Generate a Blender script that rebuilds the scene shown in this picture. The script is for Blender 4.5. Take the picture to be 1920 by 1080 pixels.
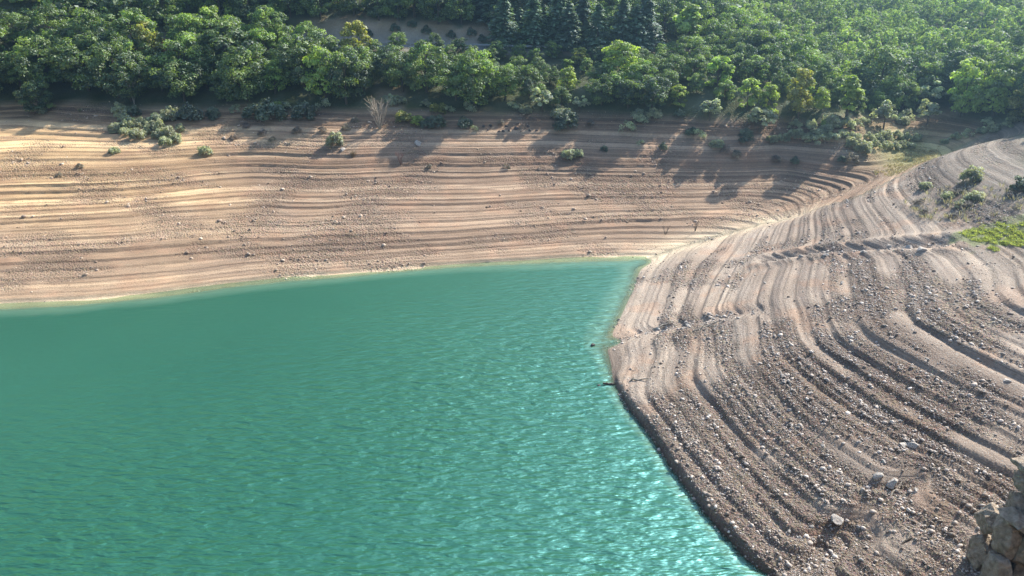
import bpy, math, random
import numpy as np
from mathutils import Vector

R = math.radians
scn = bpy.context.scene
for o in list(bpy.data.objects):
    bpy.data.objects.remove(o)
COL = scn.collection

# ------------------------------------------------------------------ camera
CAM_H, PITCH, FPX = 32.0, R(23.0), 1507.0        # focal length in pixels of a 1920 wide frame
cd = bpy.data.cameras.new("camera")
cd.sensor_width = 36.0
cd.lens = 36.0 * FPX / 1920.0
cd.clip_start, cd.clip_end = 0.1, 5000.0
cam = bpy.data.objects.new("camera", cd)
COL.objects.link(cam)
cam.location = (0, 0, CAM_H)
cam.rotation_euler = (R(90) - PITCH, 0, 0)
scn.camera = cam

# ------------------------------------------------------------------ sky, sun, exposure
SUN_AZ, SUN_EL = R(50), R(39.5)                    # azimuth to the right of straight ahead (+Y)
world = bpy.data.worlds.new("World")
scn.world = world
world.use_nodes = True
wn = world.node_tree
bg = wn.nodes["Background"]
sky = wn.nodes.new("ShaderNodeTexSky")
sky.sky_type = 'NISHITA'
sky.sun_disc = False
sky.sun_elevation = SUN_EL
sky.sun_rotation = SUN_AZ
sky.air_density, sky.dust_density, sky.ozone_density = 1.0, 1.5, 1.0
wn.links.new(sky.outputs[0], bg.inputs[0])
bg.inputs[1].default_value = 0.13
sd = bpy.data.lights.new("sun", 'SUN')
sd.energy = 5.0
sd.angle = R(0.5)
sd.color = (1.0, 0.93, 0.83)
sun = bpy.data.objects.new("sun", sd)
COL.objects.link(sun)
SDIR = Vector((math.sin(SUN_AZ) * math.cos(SUN_EL), math.cos(SUN_AZ) * math.cos(SUN_EL), math.sin(SUN_EL)))
sun.rotation_euler = (-SDIR).to_track_quat('-Z', 'Y').to_euler()
sun.location = SDIR * 300
scn.view_settings.view_transform = 'Standard'
scn.view_settings.look = 'None'
scn.view_settings.exposure = 1.38
scn.view_settings.gamma = 1.0
scn.cycles.use_denoising = True
scn.cycles.denoising_prefilter = 'NONE'
scn.cycles.sample_clamp_indirect = 2.0
scn.cycles.sample_clamp_direct = 4.0
scn.cycles.max_bounces = 6
scn.cycles.diffuse_bounces = 3
scn.cycles.glossy_bounces = 2
scn.cycles.transmission_bounces = 4
scn.cycles.transparent_max_bounces = 6
scn.cycles.volume_bounces = 0

# ------------------------------------------------------------------ helpers
CP, SP = math.cos(PITCH), math.sin(PITCH)

def ray(u, v):
    a, b = (u - 960) / FPX, (v - 540) / FPX
    return np.array([a, CP - b * SP, -SP - b * CP])

def unproj(u, v, z):
    d = ray(u, v)
    t = (z - CAM_H) / d[2]
    return (d[0] * t, d[1] * t, z)

def proj(x, y, z):
    dep = y * CP + (CAM_H - z) * SP
    return 960 + FPX * x / dep, 540 + FPX * (-y * SP + (CAM_H - z) * CP) / dep

def hsh(ix, iy, s):
    h = (ix.astype(np.int64) * 374761393 + iy.astype(np.int64) * 668265263 + s * 1274126177) & 0x7fffffff
    h = ((h ^ (h >> 13)) * 1274126177) & 0x7fffffff
    return (h ^ (h >> 16)) & 0x7fffffff

def perlin(x, y, s=0):
    x = np.asarray(x, float); y = np.asarray(y, float)
    ix, iy = np.floor(x), np.floor(y)
    fx, fy = x - ix, y - iy
    def g(dx, dy):
        a = hsh(ix + dx, iy + dy, s) * (2 * math.pi / 0x7fffffff)
        return np.cos(a) * (fx - dx) + np.sin(a) * (fy - dy)
    w = lambda t: t * t * t * (t * (t * 6 - 15) + 10)
    wx, wy = w(fx), w(fy)
    return ((g(0, 0) * (1 - wx) + g(1, 0) * wx) * (1 - wy) + (g(0, 1) * (1 - wx) + g(1, 1) * wx) * wy) * 1.5

def fbm(x, y, s=0, o=3):
    t = 0; a = 1.0; f = 1.0
    for k in range(o):
        t = t + a * perlin(x * f, y * f, s + 17 * k)
        a *= 0.5; f *= 2.03
    return t

def sstep(a, b, x):
    t = np.clip((x - a) / (b - a), 0, 1)
    return t * t * (3 - 2 * t)

def polydist(x, y, P):
    """distance to a polyline and position along it (0..1)"""
    best = np.full(np.shape(x), 1e9); pos = np.zeros(np.shape(x)); n = len(P) - 1
    for i in range(n):
        ax, ay = P[i][:2]; bx, by = P[i + 1][:2]
        dx, dy = bx - ax, by - ay
        t = np.clip(((x - ax) * dx + (y - ay) * dy) / (dx * dx + dy * dy), 0, 1)
        d = np.hypot(x - ax - t * dx, y - ay - t * dy)
        m = d < best
        best = np.where(m, d, best); pos = np.where(m, (i + t) / n, pos)
    return best, pos

def inpoly(u, v, P):
    r = np.zeros(np.shape(u), bool); n = len(P)
    for i in range(n):
        x1, y1 = P[i]; x2, y2 = P[(i + 1) % n]
        c = ((y1 > v) != (y2 > v))
        with np.errstate(divide='ignore', invalid='ignore'):
            xi = (x2 - x1) * (v - y1) / (y2 - y1 if y2 != y1 else 1e-9) + x1
        r ^= c & (u < xi)
    return r

# ------------------------------------------------------------------ the lie of the land
CT = []
def px(z, *pts):
    for u, v in pts: CT.append(unproj(u, v, z))
# waterline
px(0, (0, 578), (150, 570), (300, 555), (450, 535), (600, 522), (750, 508), (900, 497), (1050, 490), (1150, 487),
   (1200, 491), (1190, 530), (1163, 590), (1132, 650), (1148, 715), (1170, 760), (1215, 815), (1260, 885), (1320, 965),
   (1390, 1045), (1430, 1080), (1560, 1200))
SHORE = [(-160, -90), (-160, 25), (-110, 48), (-75, 61)] + [c[:2] for c in CT] + [(17, 22), (20, 8), (20, -90)]
CT += [(-75, 61, 0), (-110, 48, 0), (-160, 25, 0), (17, 22, 0), (20, 8, 0)]
# lake floor
CT += [(-60, 50, -5), (-30, 62, -4), (-30, 45, -8), (-8, 60, -6), (-4, 45, -7), (2, 62, -2.2), (3, 50, -2.4), (6, 74, -1.8), (-5, 72, -3),
       (0, 30, -7), (8, 36, -2.6), (-40, 20, -12), (-100, 20, -8), (0, 5, -5), (-30, -30, -12), (4, 78, -1.0), (11, 79, -0.35)]
# bare far bank
px(2.2, (0, 470), (170, 462), (340, 452), (640, 438), (850, 428), (1000, 418), (1100, 411), (1250, 406))
px(5.4, (0, 352), (200, 345), (480, 322), (760, 320), (1000, 318), (1250, 322), (1480, 322))
px(8.2, (0, 262), (300, 262), (600, 262), (900, 262), (1200, 266), (1450, 268))
px(11.0, (0, 190), (150, 190), (350, 197), (600, 199), (800, 205), (1000, 207), (1200, 214), (1400, 222), (1560, 226))
# inlet and gully
px(0.35, (1215, 480)); px(0.8, (1265, 462)); px(1.5, (1340, 438)); px(2.5, (1430, 414)); px(3.4, (1490, 400))
px(6.3, (1640, 335)); px(6.9, (1690, 302)); px(7.5, (1720, 280)); px(8.6, (1735, 255)); px(9.8, (1745, 232))
# crest of the right bank
px(4.6, (1520, 392)); px(6.6, (1600, 370)); px(8.3, (1680, 332)); px(9.9, (1740, 302)); px(11.1, (1800, 277)); px(12.8, (1900, 252))
# right bank face
px(5.1, (1540, 570)); px(4.4, (1640, 720)); px(4.6, (1750, 780)); px(4.6, (1920, 880)); px(9.6, (1920, 450)); px(6.7, (1640, 440))
px(6.1, (1720, 620)); px(6.1, (1920, 740)); px(2.6, (1870, 1080)); px(4.6, (1500, 480)); px(2.3, (1330, 560)); px(2.0, (1330, 700)); px(2.1, (1450, 850))
CT += [(80, 60, 20), (80, 85, 20), (60, 35, 13), (95, 30, 26), (45, 12, 9), (70, 0, 18)]
# hill above the far bank
CT += [(-150, 95, 18), (-110, 85, 10.5), (-80, 125, 17.5), (-40, 130, 17), (0, 133, 17), (30, 130, 15.5), (48, 128, 12.5),
       (-80, 160, 33), (-30, 160, 32), (10, 160, 29), (38, 155, 21), (60, 152, 14.5),
       (-80, 230, 92), (-20, 230, 86), (40, 225, 52), (88, 218, 22), (110, 300, 60), (0, 300, 140), (-150, 200, 75)]
# side valley and the hill on its right
CT += [(58, 118, 10.6), (68, 138, 12), (84, 168, 15), (108, 215, 20), (150, 280, 32),
       (84, 118, 19), (100, 140, 24), (118, 170, 27), (140, 215, 33), (130, 115, 42), (170, 180, 60), (190, 260, 62),
       (230, 350, 100), (130, 400, 130), (-160, 320, 150), (300, 200, 120), (250, 60, 80)]
CT = np.array(CT)

def tps_fit(P, lam=0.6):
    n = len(P); xy = P[:, :2] / 50.0
    d2 = ((xy[:, None] - xy[None]) ** 2).sum(-1)
    K = 0.5 * d2 * np.log(d2 + 1e-12) + np.eye(n) * lam * 1e-3
    Q = np.c_[np.ones(n), xy]
    A = np.block([[K, Q], [Q.T, np.zeros((3, 3))]])
    return np.linalg.solve(A, np.r_[P[:, 2], 0, 0, 0]), xy
TW, TXY = tps_fit(CT)

def tps(x, y):
    x = np.asarray(x, float); y = np.asarray(y, float)
    shp = x.shape; x = x.ravel() / 50.0; y = y.ravel() / 50.0
    z = TW[-3] + TW[-2] * x + TW[-1] * y
    for i in range(len(TXY)):
        d2 = (x - TXY[i, 0]) ** 2 + (y - TXY[i, 1]) ** 2
        z += TW[i] * 0.5 * d2 * np.log(d2 + 1e-12)
    return z.reshape(shp)

# coarse regular copy of the smooth land for ray hits
BX = np.arange(-220, 320.1, 1.5); BY = np.arange(-20, 420.1, 1.5)
BZ = tps(*np.meshgrid(BX, BY))
def base(x, y):
    fx = np.clip((np.asarray(x, float) - BX[0]) / 1.5, 0, len(BX) - 1.001); fy = np.clip((np.asarray(y, float) - BY[0]) / 1.5, 0, len(BY) - 1.001)
    i, j = fx.astype(int), fy.astype(int); a, b = fx - i, fy - j
    return (BZ[j, i] * (1 - a) + BZ[j, i + 1] * a) * (1 - b) + (BZ[j + 1, i] * (1 - a) + BZ[j + 1, i + 1] * a) * b
def hit(u, v, f=base):
    d = ray(u, v); t = np.arange(15, 420, 0.12)
    x, y, z = d[0] * t, d[1] * t, CAM_H + d[2] * t
    m = np.nonzero(z < f(x, y))[0]
    k = m[0] if len(m) else len(t) - 1
    return float(x[k]), float(y[k]), float(z[k])

ROAD = [(-190, 150), (-120, 134), (-80, 133), (-40, 134), (-10, 134), (10, 133), (26, 134), (40, 138), (47, 140)]
ROADZ = [30, 19.5, 18.2, 17.6, 17.3, 16.9, 16.6, 16.0, 15.2]
RUB1 = [hit(u, v) for u, v in ((1440, 487), (1530, 472), (1620, 465), (1700, 460), (1765, 457))]
RUB2 = [hit(u, v) for u, v in ((1150, 640), (1200, 618), (1270, 603), (1340, 592), (1420, 582))]
RAV1 = [hit(u, v) for u, v in ((1790, 860), (1700, 915), (1620, 970), (1540, 1010))]
RAV2 = [hit(u, v) for u, v in ((1700, 975), (1610, 1012), (1530, 1050), (1450, 1075))]
GUL = [hit(u, v) for u, v in ((1205, 486), (1265, 462), (1340, 438), (1430, 414), (1500, 398))]
RL = [(-80, -40), (3, -40), (5, 62), (9, 73), (12.5, 80)] + [g[:2] for g in GUL] + [hit(u, v)[:2] for u, v in ((1600, 371), (1680, 333), (1740, 302), (1800, 272), (1870, 240))] + [(90, 108), (150, 150)]
RL.sort(); RLX, RLY = [p[0] for p in RL], [p[1] for p in RL]
RUN = [[hit(u, v) for u, v in q] for q in (((262, 372), (290, 398), (330, 420)), ((560, 335), (500, 375), (470, 420)),
       ((1080, 300), (1100, 330), (1130, 360)), ((1340, 340), (1380, 372), (1400, 385)), ((820, 300), (700, 360), (620, 430), (560, 500)))]

rs = np.random.RandomState(5)
lv = [-3.0]
while lv[-1] < 17: lv.append(lv[-1] + rs.choice([0.11, 0.15, 0.2, 0.27, 0.4]) * rs.uniform(0.85, 1.15))
KX, KY = [], []
for a, b in zip(lv[:-1], lv[1:]):
    h = b - a; t = rs.uniform(0.80, 0.91)
    KX += [a, a + t * h]; KY += [a, a + 0.20 * h]
def terr(z): return np.interp(z, KX, KY)
lv2 = [-3.0]
while lv2[-1] < 17: lv2.append(lv2[-1] + rs.uniform(0.09, 0.2))
KX2, KY2 = [], []
for a, b in zip(lv2[:-1], lv2[1:]):
    KX2 += [a, a + 0.6 * (b - a)]; KY2 += [a, a + 0.2 * (b - a)]

lv3 = [-3.0]
while lv3[-1] < 17: lv3.append(lv3[-1] + rs.choice([0.09, 0.12, 0.17, 0.22, 0.34]) * rs.uniform(0.85, 1.15))
KX3, KY3 = [], []
for a, b in zip(lv3[:-1], lv3[1:]):
    h = b - a; t = rs.uniform(0.68, 0.82)
    KX3 += [a, a + t * h]; KY3 += [a, a + 0.2 * h]

def right_foot(x, y):
    return sstep(2, 6, x) * sstep(60, 52, y) * sstep(20, 26, y) * (0.75 + .12 * perlin(x / 14, y / 14, 77))

def land(x, y):
    """final height and the masks the colours use"""
    z = tps(x, y)
    sd_, _ = polydist(x, y, SHORE)
    sr_ = sstep(4, 9, x) * sstep(88, 76, y) * sstep(20, 26, y) * (1 - sstep(3.5, 11, sd_))
    z = z * (1 - sr_) + (0.265 * sd_) * sr_
    sd_ = sd_ + (0.5 - .3 * sr_) * fbm(x / 4, y / 4, 15, 3) * sstep(0.3, 2.0, sd_)
    lake = inpoly(x, y, SHORE)
    z = np.where(lake, np.minimum(z, -np.minimum((0.30 + .5 * sstep(64, 55, y)) * sd_, 7)), np.where(sd_ < 12, np.maximum(z, 0.10 * np.minimum(sd_, 3)), z))
    near = sstep(-220, -120, x) * (1 - sstep(150, 220, x))
    bare = (1 - sstep(10.2, 11.4, z + 0.5 * perlin(x / 6, y / 6, 3))) * near
    right = sstep(-1.0, 1.0, np.interp(x, RLX, RLY) - y)
    right = right * (1 - sstep(150, 160, y))
    bare_r = (1 - sstep(12.5, 14.5, z + perlin(x / 5, y / 5, 4))) * right
    bare = np.maximum(bare * (1 - right), bare_r)
    z = z + (0.02 * (1 - right) * fbm(x / 9, y / 9, 11, 3) + .03 * right * perlin(x / 8, y / 12, 13)) * sstep(-0.5, 0.8, z) + (.22 + .15 * right) * fbm(x / 40, y / 34, 12, 2) * sstep(1.5, 5, z)
    z = z + .85 * sstep(.05, .5, sd_) * (~lake) * right_foot(x, y)
    z = z + 6.5 * perlin(x / 27 + y / 90 + 2.2, y / 60, 91) * sstep(136, 165, y) * sstep(-5, 25, x)
    rd1, t1 = polydist(x, y, RUB1); rd2, t2 = polydist(x, y, RUB2)
    z = z - 0.35 * np.exp(-(rd1 / 0.9) ** 2) - 0.28 * np.exp(-(rd2 / 0.9) ** 2) + 0.22 * np.exp(-((rd1 - 1.6) / 0.8) ** 2)
    for rv, dp, w in ((RAV1, .6, .8), (RAV2, .45, .7)):
        d, t = polydist(x, y, rv)
        z = z - dp * np.exp(-(d / w) ** 2) * sstep(0.0, 0.3, t)
    gd, gt = polydist(x, y, GUL)
    z = z - 0.3 * np.exp(-(gd / 1.6) ** 2)
    run = np.zeros_like(z)
    for q in RUN:
        d, t = polydist(x, y, q); run = np.maximum(run, np.exp(-(d / (1.4 + 1.6 * t)) ** 2))
    z = z - 0.12 * run
    # wave-cut steps left by the falling water
    w = z + (1 - right) * 0.022 * fbm(x / 14, y / 5, 21, 3) + right * 0.02 * fbm(x / 6, y / 16, 22, 2) + 0.012 * perlin(x / 1.3, y / 1.3, 23)
    rough = np.clip(sstep(-0.1, 0.45, fbm(x / 11 + 3, y / 5, 31, 3)) * (1 - right) * 0.8 + run * 0.8
                    + right * sstep(-0.15, 0.5, fbm(x / 9, y / 9, 33, 3) + 0.75 * sstep(64, 44, y) - 0.1 + .7 * perlin(w * 2.1 + 3.3, 0 * w + .3, 40)), 0, 1)
    mod = 0.62 + 0.38 * sstep(-.35, .35, fbm(x / 32 + 9, y / 6, 35, 2))
    amp = bare * (1.0 - 0.3 * rough * (1 - right)) * (mod * (1 - right) + (.42 + .5 * sstep(-.4, .35, fbm(w * 1.9, y / 17 + x / 40, 38, 2))) * right) * sstep(-1.2, -.2, z)
    st = (terr(w) - w) * (1 - right) + right * (np.interp(w, KX3, KY3) - w)
    kn = right * sstep(66, 50, y)
    st = st * (1 - kn) + kn * (1.15 * (terr(w) - w) + .3 * (np.interp(w, KX3, KY3) - w))
    band = perlin(w * 2.1 + 3.3, 0.15 * perlin(x / 8, y / 8, 39), 40)
    big = right * sstep(60, 45, y) * 0.10 * np.sin(w * 2 * math.pi / 1.15 + perlin(x / 5, y / 5, 36)) * 0.5
    z2 = z + amp * (1.25 * st + 0.35 * (np.interp(w, KX2, KY2) - w)) + bare * big
    z2 = z2 + bare * rough * ((0.07 - .03 * right) * fbm(x / 0.9, y / 0.9, 41, 3) + 0.05 * np.abs(perlin(x / 0.35, y / 0.35, 43)))
    # the road bench and its cut bank
    d, t = polydist(x, y, ROAD)
    rz = np.interp(t * (len(ROAD) - 1), range(len(ROAD)), ROADZ)
    k = 1 - sstep(2.6, 4.6, d)
    z2 = z2 * (1 - k) + (rz - 0.03) * k
    # the rock foot on which the camera stands
    z2 = np.maximum(z2, -12 + (CAM_H - 1.7 + 12) * sstep(1.0, -2.5, y) * sstep(70, 55, np.abs(x)))
    return z2, dict(bare=bare, right=right, rough=rough, run=run, rd1=rd1, rd2=rd2, road=d, gd=gd, step=st, band=band)

def spaced(*segs):
    out = []
    for a, b, s in segs:
        n = max(1, int(round((b - a) / s))); out += list(np.linspace(a, b, n, endpoint=False))
    return np.array(out + [segs[-1][1]])
GX = spaced((-600, -220, 12), (-220, -78, 2), (-78, 2, 0.34), (2, 46, 0.135), (46, 66, 0.3), (66, 200, 2), (200, 600, 12))
GY = spaced((-200, -10, 8), (-10, 12, 0.7), (12, 28, 0.6), (28, 60, 0.15), (60, 122, 0.13), (122, 150, 0.7), (150, 320, 2.5), (320, 800, 14))
XX, YY = np.meshgrid(GX, GY)
ZZ, MK = land(XX, YY)

def ground(x, y):
    x = np.asarray(x, float); y = np.asarray(y, float)
    i = np.clip(np.searchsorted(GX, x) - 1, 0, len(GX) - 2); j = np.clip(np.searchsorted(GY, y) - 1, 0, len(GY) - 2)
    a = np.clip((x - GX[i]) / (GX[i + 1] - GX[i]), 0, 1); b = np.clip((y - GY[j]) / (GY[j + 1] - GY[j]), 0, 1)
    return (ZZ[j, i] * (1 - a) + ZZ[j, i + 1] * a) * (1 - b) + (ZZ[j + 1, i] * (1 - a) + ZZ[j + 1, i + 1] * a) * b
def mask(k, x, y):
    i = np.clip(np.searchsorted(GX, x), 0, len(GX) - 1); j = np.clip(np.searchsorted(GY, y), 0, len(GY) - 1)
    return MK[k][j, i]

# ------------------------------------------------------------------ materials
def new_mat(name):
    m = bpy.data.materials.new(name); m.use_nodes = True
    nt = m.node_tree; nt.nodes.clear()
    out = nt.nodes.new("ShaderNodeOutputMaterial")
    return m, nt, out
def nd(nt, typ, **kw):
    n = nt.nodes.new(typ)
    for k, v in kw.items():
        if k.startswith("i_"):
            key = k[2:]; key = int(key) if key.isdigit() else key.replace("_", " ")
            n.inputs[key].default_value = v
        else: setattr(n, k, v)
    return n
def mathn(nt, op, a, b=None):
    n = nd(nt, "ShaderNodeMath", operation=op)
    for i, q in enumerate((a, b)):
        if q is None: continue
        if isinstance(q, (int, float)): n.inputs[i].default_value = q
        else: nt.links.new(q, n.inputs[i])
    return n.outputs[0]
def maprange(nt, v, a, b, c, d):
    n = nd(nt, "ShaderNodeMapRange"); nt.links.new(v, n.inputs[0])
    for i, q in enumerate((a, b, c, d)): n.inputs[i + 1].default_value = q
    return n.outputs[0]
def mixc(nt, f, a, b, blend='MIX'):
    n = nd(nt, "ShaderNodeMix", data_type='RGBA', blend_type=blend)
    for s, q in ((n.inputs[0], f), (n.inputs[6], a), (n.inputs[7], b)):
        if isinstance(q, (int, float)): s.default_value = q
        elif isinstance(q, tuple): s.default_value = q if len(q) == 4 else q + (1,)
        else: nt.links.new(q, s)
    return n.outputs[2]

def ground_mat():
    m, nt, out = new_mat("bare_earth"); L = nt.links.new
    tc = nd(nt, "ShaderNodeTexCoord"); at = nd(nt, "ShaderNodeAttribute", attribute_name="col")
    bt = nd(nt, "ShaderNodeAttribute", attribute_name="bare"); rt = nd(nt, "ShaderNodeAttribute", attribute_name="rough")
    sx = nd(nt, "ShaderNodeSeparateXYZ"); L(tc.outputs["Object"], sx.inputs[0])
    wob = nd(nt, "ShaderNodeTexNoise", i_Scale=0.12, i_Detail=3.0); L(tc.outputs["Object"], wob.inputs[0])
    zz = mathn(nt, 'ADD', sx.outputs[2], mathn(nt, 'MULTIPLY', wob.outputs[0], 0.45))
    b1 = nd(nt, "ShaderNodeTexNoise", noise_dimensions='1D', i_Scale=3.2, i_Detail=5.0, i_Roughness=0.75); L(zz, b1.inputs["W"])
    b2 = nd(nt, "ShaderNodeTexNoise", noise_dimensions='1D', i_Scale=0.55, i_Detail=2.0); L(zz, b2.inputs["W"])
    f1 = maprange(nt, b1.outputs[0], 0.32, 0.68, 0.0, 1.0)
    tint = mixc(nt, f1, (0.66, 0.64, 0.64), (1.24, 1.2, 1.13))
    tint2 = mixc(nt, maprange(nt, b2.outputs[0], 0.35, 0.65, 0, 1), (0.70, 0.65, 0.62), (1.13, 1.12, 1.09))
    tint = mixc(nt, 1.0, tint, tint2, 'MULTIPLY')
    b3 = nd(nt, "ShaderNodeTexNoise", noise_dimensions='1D', i_Scale=1.7, i_Detail=1.0); L(zz, b3.inputs["W"])
    ft = nd(nt, "ShaderNodeAttribute", attribute_name="far")
    tint = mixc(nt, mathn(nt, 'MULTIPLY', maprange(nt, b3.outputs[0], .575, .625, 0, 1), ft.outputs["Fac"]), tint, (1.42, 1.38, 1.28))
    tint = mixc(nt, bt.outputs["Fac"], (1, 1, 1), tint)
    g1 = nd(nt, "ShaderNodeTexNoise", i_Scale=5.5, i_Detail=5.0, i_Roughness=0.75); L(tc.outputs["Object"], g1.inputs[0])
    g2 = nd(nt, "ShaderNodeTexNoise", i_Scale=0.35, i_Detail=4.0); L(tc.outputs["Object"], g2.inputs[0])
    c = mixc(nt, 1.0, at.outputs["Color"], tint, 'MULTIPLY')
    c = mixc(nt, 1.0, c, mixc(nt, maprange(nt, g1.outputs[0], .25, .75, 0, 1), (.72, .71, .7), (1.25, 1.25, 1.25)), 'MULTIPLY')
    c = mixc(nt, 1.0, c, mixc(nt, maprange(nt, g2.outputs[0], .3, .7, 0, 1), (.88, .86, .84), (1.12, 1.12, 1.12)), 'MULTIPLY')
    vo = nd(nt, "ShaderNodeTexVoronoi", i_Scale=4.5); L(tc.outputs["Object"], vo.inputs[0])
    vo2 = nd(nt, "ShaderNodeTexVoronoi", i_Scale=11.0); L(tc.outputs["Object"], vo2.inputs[0])
    c = mixc(nt, mathn(nt, 'MULTIPLY', rt.outputs["Fac"], 0.35), c, mixc(nt, 1.0, c, mixc(nt, 0.6, (1, 1, 1), vo2.outputs["Color"]), 'MULTIPLY'))
    h = mathn(nt, 'ADD', mathn(nt, 'MULTIPLY', g1.outputs[0], 0.10),
              mathn(nt, 'MULTIPLY', mathn(nt, 'MULTIPLY', rt.outputs["Fac"], 1.0),
                    mathn(nt, 'ADD', mathn(nt, 'MULTIPLY', vo.outputs[0], -0.18), mathn(nt, 'MULTIPLY', vo2.outputs[0], -0.08))))
    h = mathn(nt, 'ADD', h, mathn(nt, 'MULTIPLY', mathn(nt, 'MULTIPLY', b1.outputs[0], 0.09), bt.outputs["Fac"]))
    bp = nd(nt, "ShaderNodeBump", i_Strength=0.9, i_Distance=1.0); L(h, bp.inputs["Height"])
    p = nd(nt, "ShaderNodeBsdfPrincipled", i_Roughness=0.9); p.inputs["Specular IOR Level"].default_value = 0.2
    L(c, p.inputs["Base Color"]); L(bp.outputs[0], p.inputs["Normal"]); L(p.outputs[0], out.inputs[0])
    return m

def leaf_mat(name, c1, c2, trans=0.45, rough=0.62, spread=0.45):
    """two leaf colours mixed by plant (object random) and by clump (the 'tone' of each lobe)"""
    m, nt, out = new_mat(name); L = nt.links.new
    oi = nd(nt, "ShaderNodeObjectInfo"); at = nd(nt, "ShaderNodeAttribute", attribute_name="tone")
    f = mathn(nt, 'ADD', mathn(nt, 'MULTIPLY', oi.outputs["Random"], 0.8), mathn(nt, 'MULTIPLY', at.outputs["Fac"], 0.35))
    c = mixc(nt, f, c1, c2)
    hs = nd(nt, "ShaderNodeHueSaturation"); L(c, hs.inputs["Color"])
    L(maprange(nt, oi.outputs["Random"], 0, 1, 0.475, 0.515), hs.inputs["Hue"])
    L(maprange(nt, at.outputs["Fac"], 0, 1, 1 - spread, 1 + spread), hs.inputs["Value"])
    d = nd(nt, "ShaderNodeBsdfDiffuse"); L(hs.outputs[0], d.inputs[0])
    t = nd(nt, "ShaderNodeBsdfTranslucent")
    L(mixc(nt, 1.0, hs.outputs[0], (1.25, 1.35, 0.6), 'MULTIPLY'), t.inputs[0])
    g = nd(nt, "ShaderNodeBsdfGlossy", i_Roughness=rough); g.inputs[0].default_value = (0.9, 0.95, 1, 1)
    a = nd(nt, "ShaderNodeMixShader", i_0=trans); L(d.outputs[0], a.inputs[1]); L(t.outputs[0], a.inputs[2])
    b = nd(nt, "ShaderNodeMixShader", i_0=0.06); L(a.outputs[0], b.inputs[1]); L(g.outputs[0], b.inputs[2])
    L(b.outputs[0], out.inputs[0])
    return m

def plain_mat(name, c1, c2, scale=4.0, rough=0.85, bump=0.3, attr=None, bd=0.1):
    m, nt, out = new_mat(name); L = nt.links.new
    tc = nd(nt, "ShaderNodeTexCoord")
    n = nd(nt, "ShaderNodeTexNoise", i_Scale=scale, i_Detail=6.0, i_Roughness=0.65); L(tc.outputs["Object"], n.inputs[0])
    c = mixc(nt, maprange(nt, n.outputs[0], .3, .7, 0, 1), c1, c2)
    if attr:
        at = nd(nt, "ShaderNodeAttribute", attribute_name=attr)
        c = mixc(nt, 1.0, c, at.outputs["Color"], 'MULTIPLY')
    bp = nd(nt, "ShaderNodeBump", i_Strength=bump, i_Distance=bd); L(n.outputs[0], bp.inputs["Height"])
    p = nd(nt, "ShaderNodeBsdfPrincipled", i_Roughness=rough); L(c, p.inputs["Base Color"]); L(bp.outputs[0], p.inputs["Normal"])
    p.inputs["Specular IOR Level"].default_value = 0.3
    L(p.outputs[0], out.inputs[0])
    return m

def water_mat():
    m, nt, out = new_mat("lake_water"); L = nt.links.new
    tc = nd(nt, "ShaderNodeTexCoord"); at = nd(nt, "ShaderNodeAttribute", attribute_name="depth")
    def wav(scale, rot, sx, sy, det, rough=.5):
        mp = nd(nt, "ShaderNodeMapping"); mp.inputs["Rotation"].default_value = (0, 0, R(rot)); mp.inputs["Scale"].default_value = (sx, sy, 1)
        L(tc.outputs["Object"], mp.inputs[0])
        n = nd(nt, "ShaderNodeTexNoise", i_Scale=scale, i_Detail=det, i_Roughness=rough, i_Distortion=0.25); L(mp.outputs[0], n.inputs[0])
        return n.outputs[0]
    w1 = wav(2.3, 4, 0.30, 1.0, 2.0); w2 = wav(1.9, -36, 0.28, 1.0, 1.5); w3 = wav(5.5, 10, 0.4, 1.0, 1.0)
    gust = wav(0.045, 20, 1.0, 1.0, 3.0)
    h = mathn(nt, 'ADD', mathn(nt, 'MULTIPLY', w1, 0.55), mathn(nt, 'ADD', mathn(nt, 'MULTIPLY', w2, 0.45), mathn(nt, 'MULTIPLY', w3, 0.10)))
    sx = nd(nt, "ShaderNodeSeparateXYZ"); L(tc.outputs["Object"], sx.inputs[0])
    # the sheltered water under the far bank is calmer
    lee = maprange(nt, mathn(nt, 'SUBTRACT', sx.outputs[1], mathn(nt, 'MULTIPLY', sx.outputs[0], 0.75)), 58.0, 84.0, 1.0, 0.12)
    hh = mathn(nt, 'MULTIPLY', mathn(nt, 'MULTIPLY', h, lee), maprange(nt, gust, .3, .7, .65, 1.2))
    bp = nd(nt, "ShaderNodeBump", i_Strength=1.0, i_Distance=0.45); L(hh, bp.inputs["Height"])
    deep = mixc(nt, maprange(nt, gust, .35, .65, 0, 1), (0.009, 0.059, 0.014), (0.014, 0.070, 0.020))
    c = mixc(nt, maprange(nt, at.outputs["Fac"], 0.1, 0.8, 0, 1), (0.10, 0.16, 0.085), deep)
    p = nd(nt, "ShaderNodeBsdfPrincipled", i_Roughness=0.44, i_IOR=1.66)
    p.inputs['Specular Tint'].default_value = (0.34, 0.95, 1.0, 1)
    p.inputs['Specular IOR Level'].default_value = 1.0
    L(c, p.inputs["Base Color"]); L(bp.outputs[0], p.inputs["Normal"])
    tr = nd(nt, "ShaderNodeBsdfTransparent"); tr.inputs[0].default_value = (0.75, 0.85, 0.75, 1)
    mx = nd(nt, "ShaderNodeMixShader")
    L(maprange(nt, at.outputs["Fac"], 0.0, 0.35, 0.15, 1.0), mx.inputs[0]); L(tr.outputs[0], mx.inputs[1]); L(p.outputs[0], mx.inputs[2])
    L(mx.outputs[0], out.inputs[0])
    return m

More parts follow.
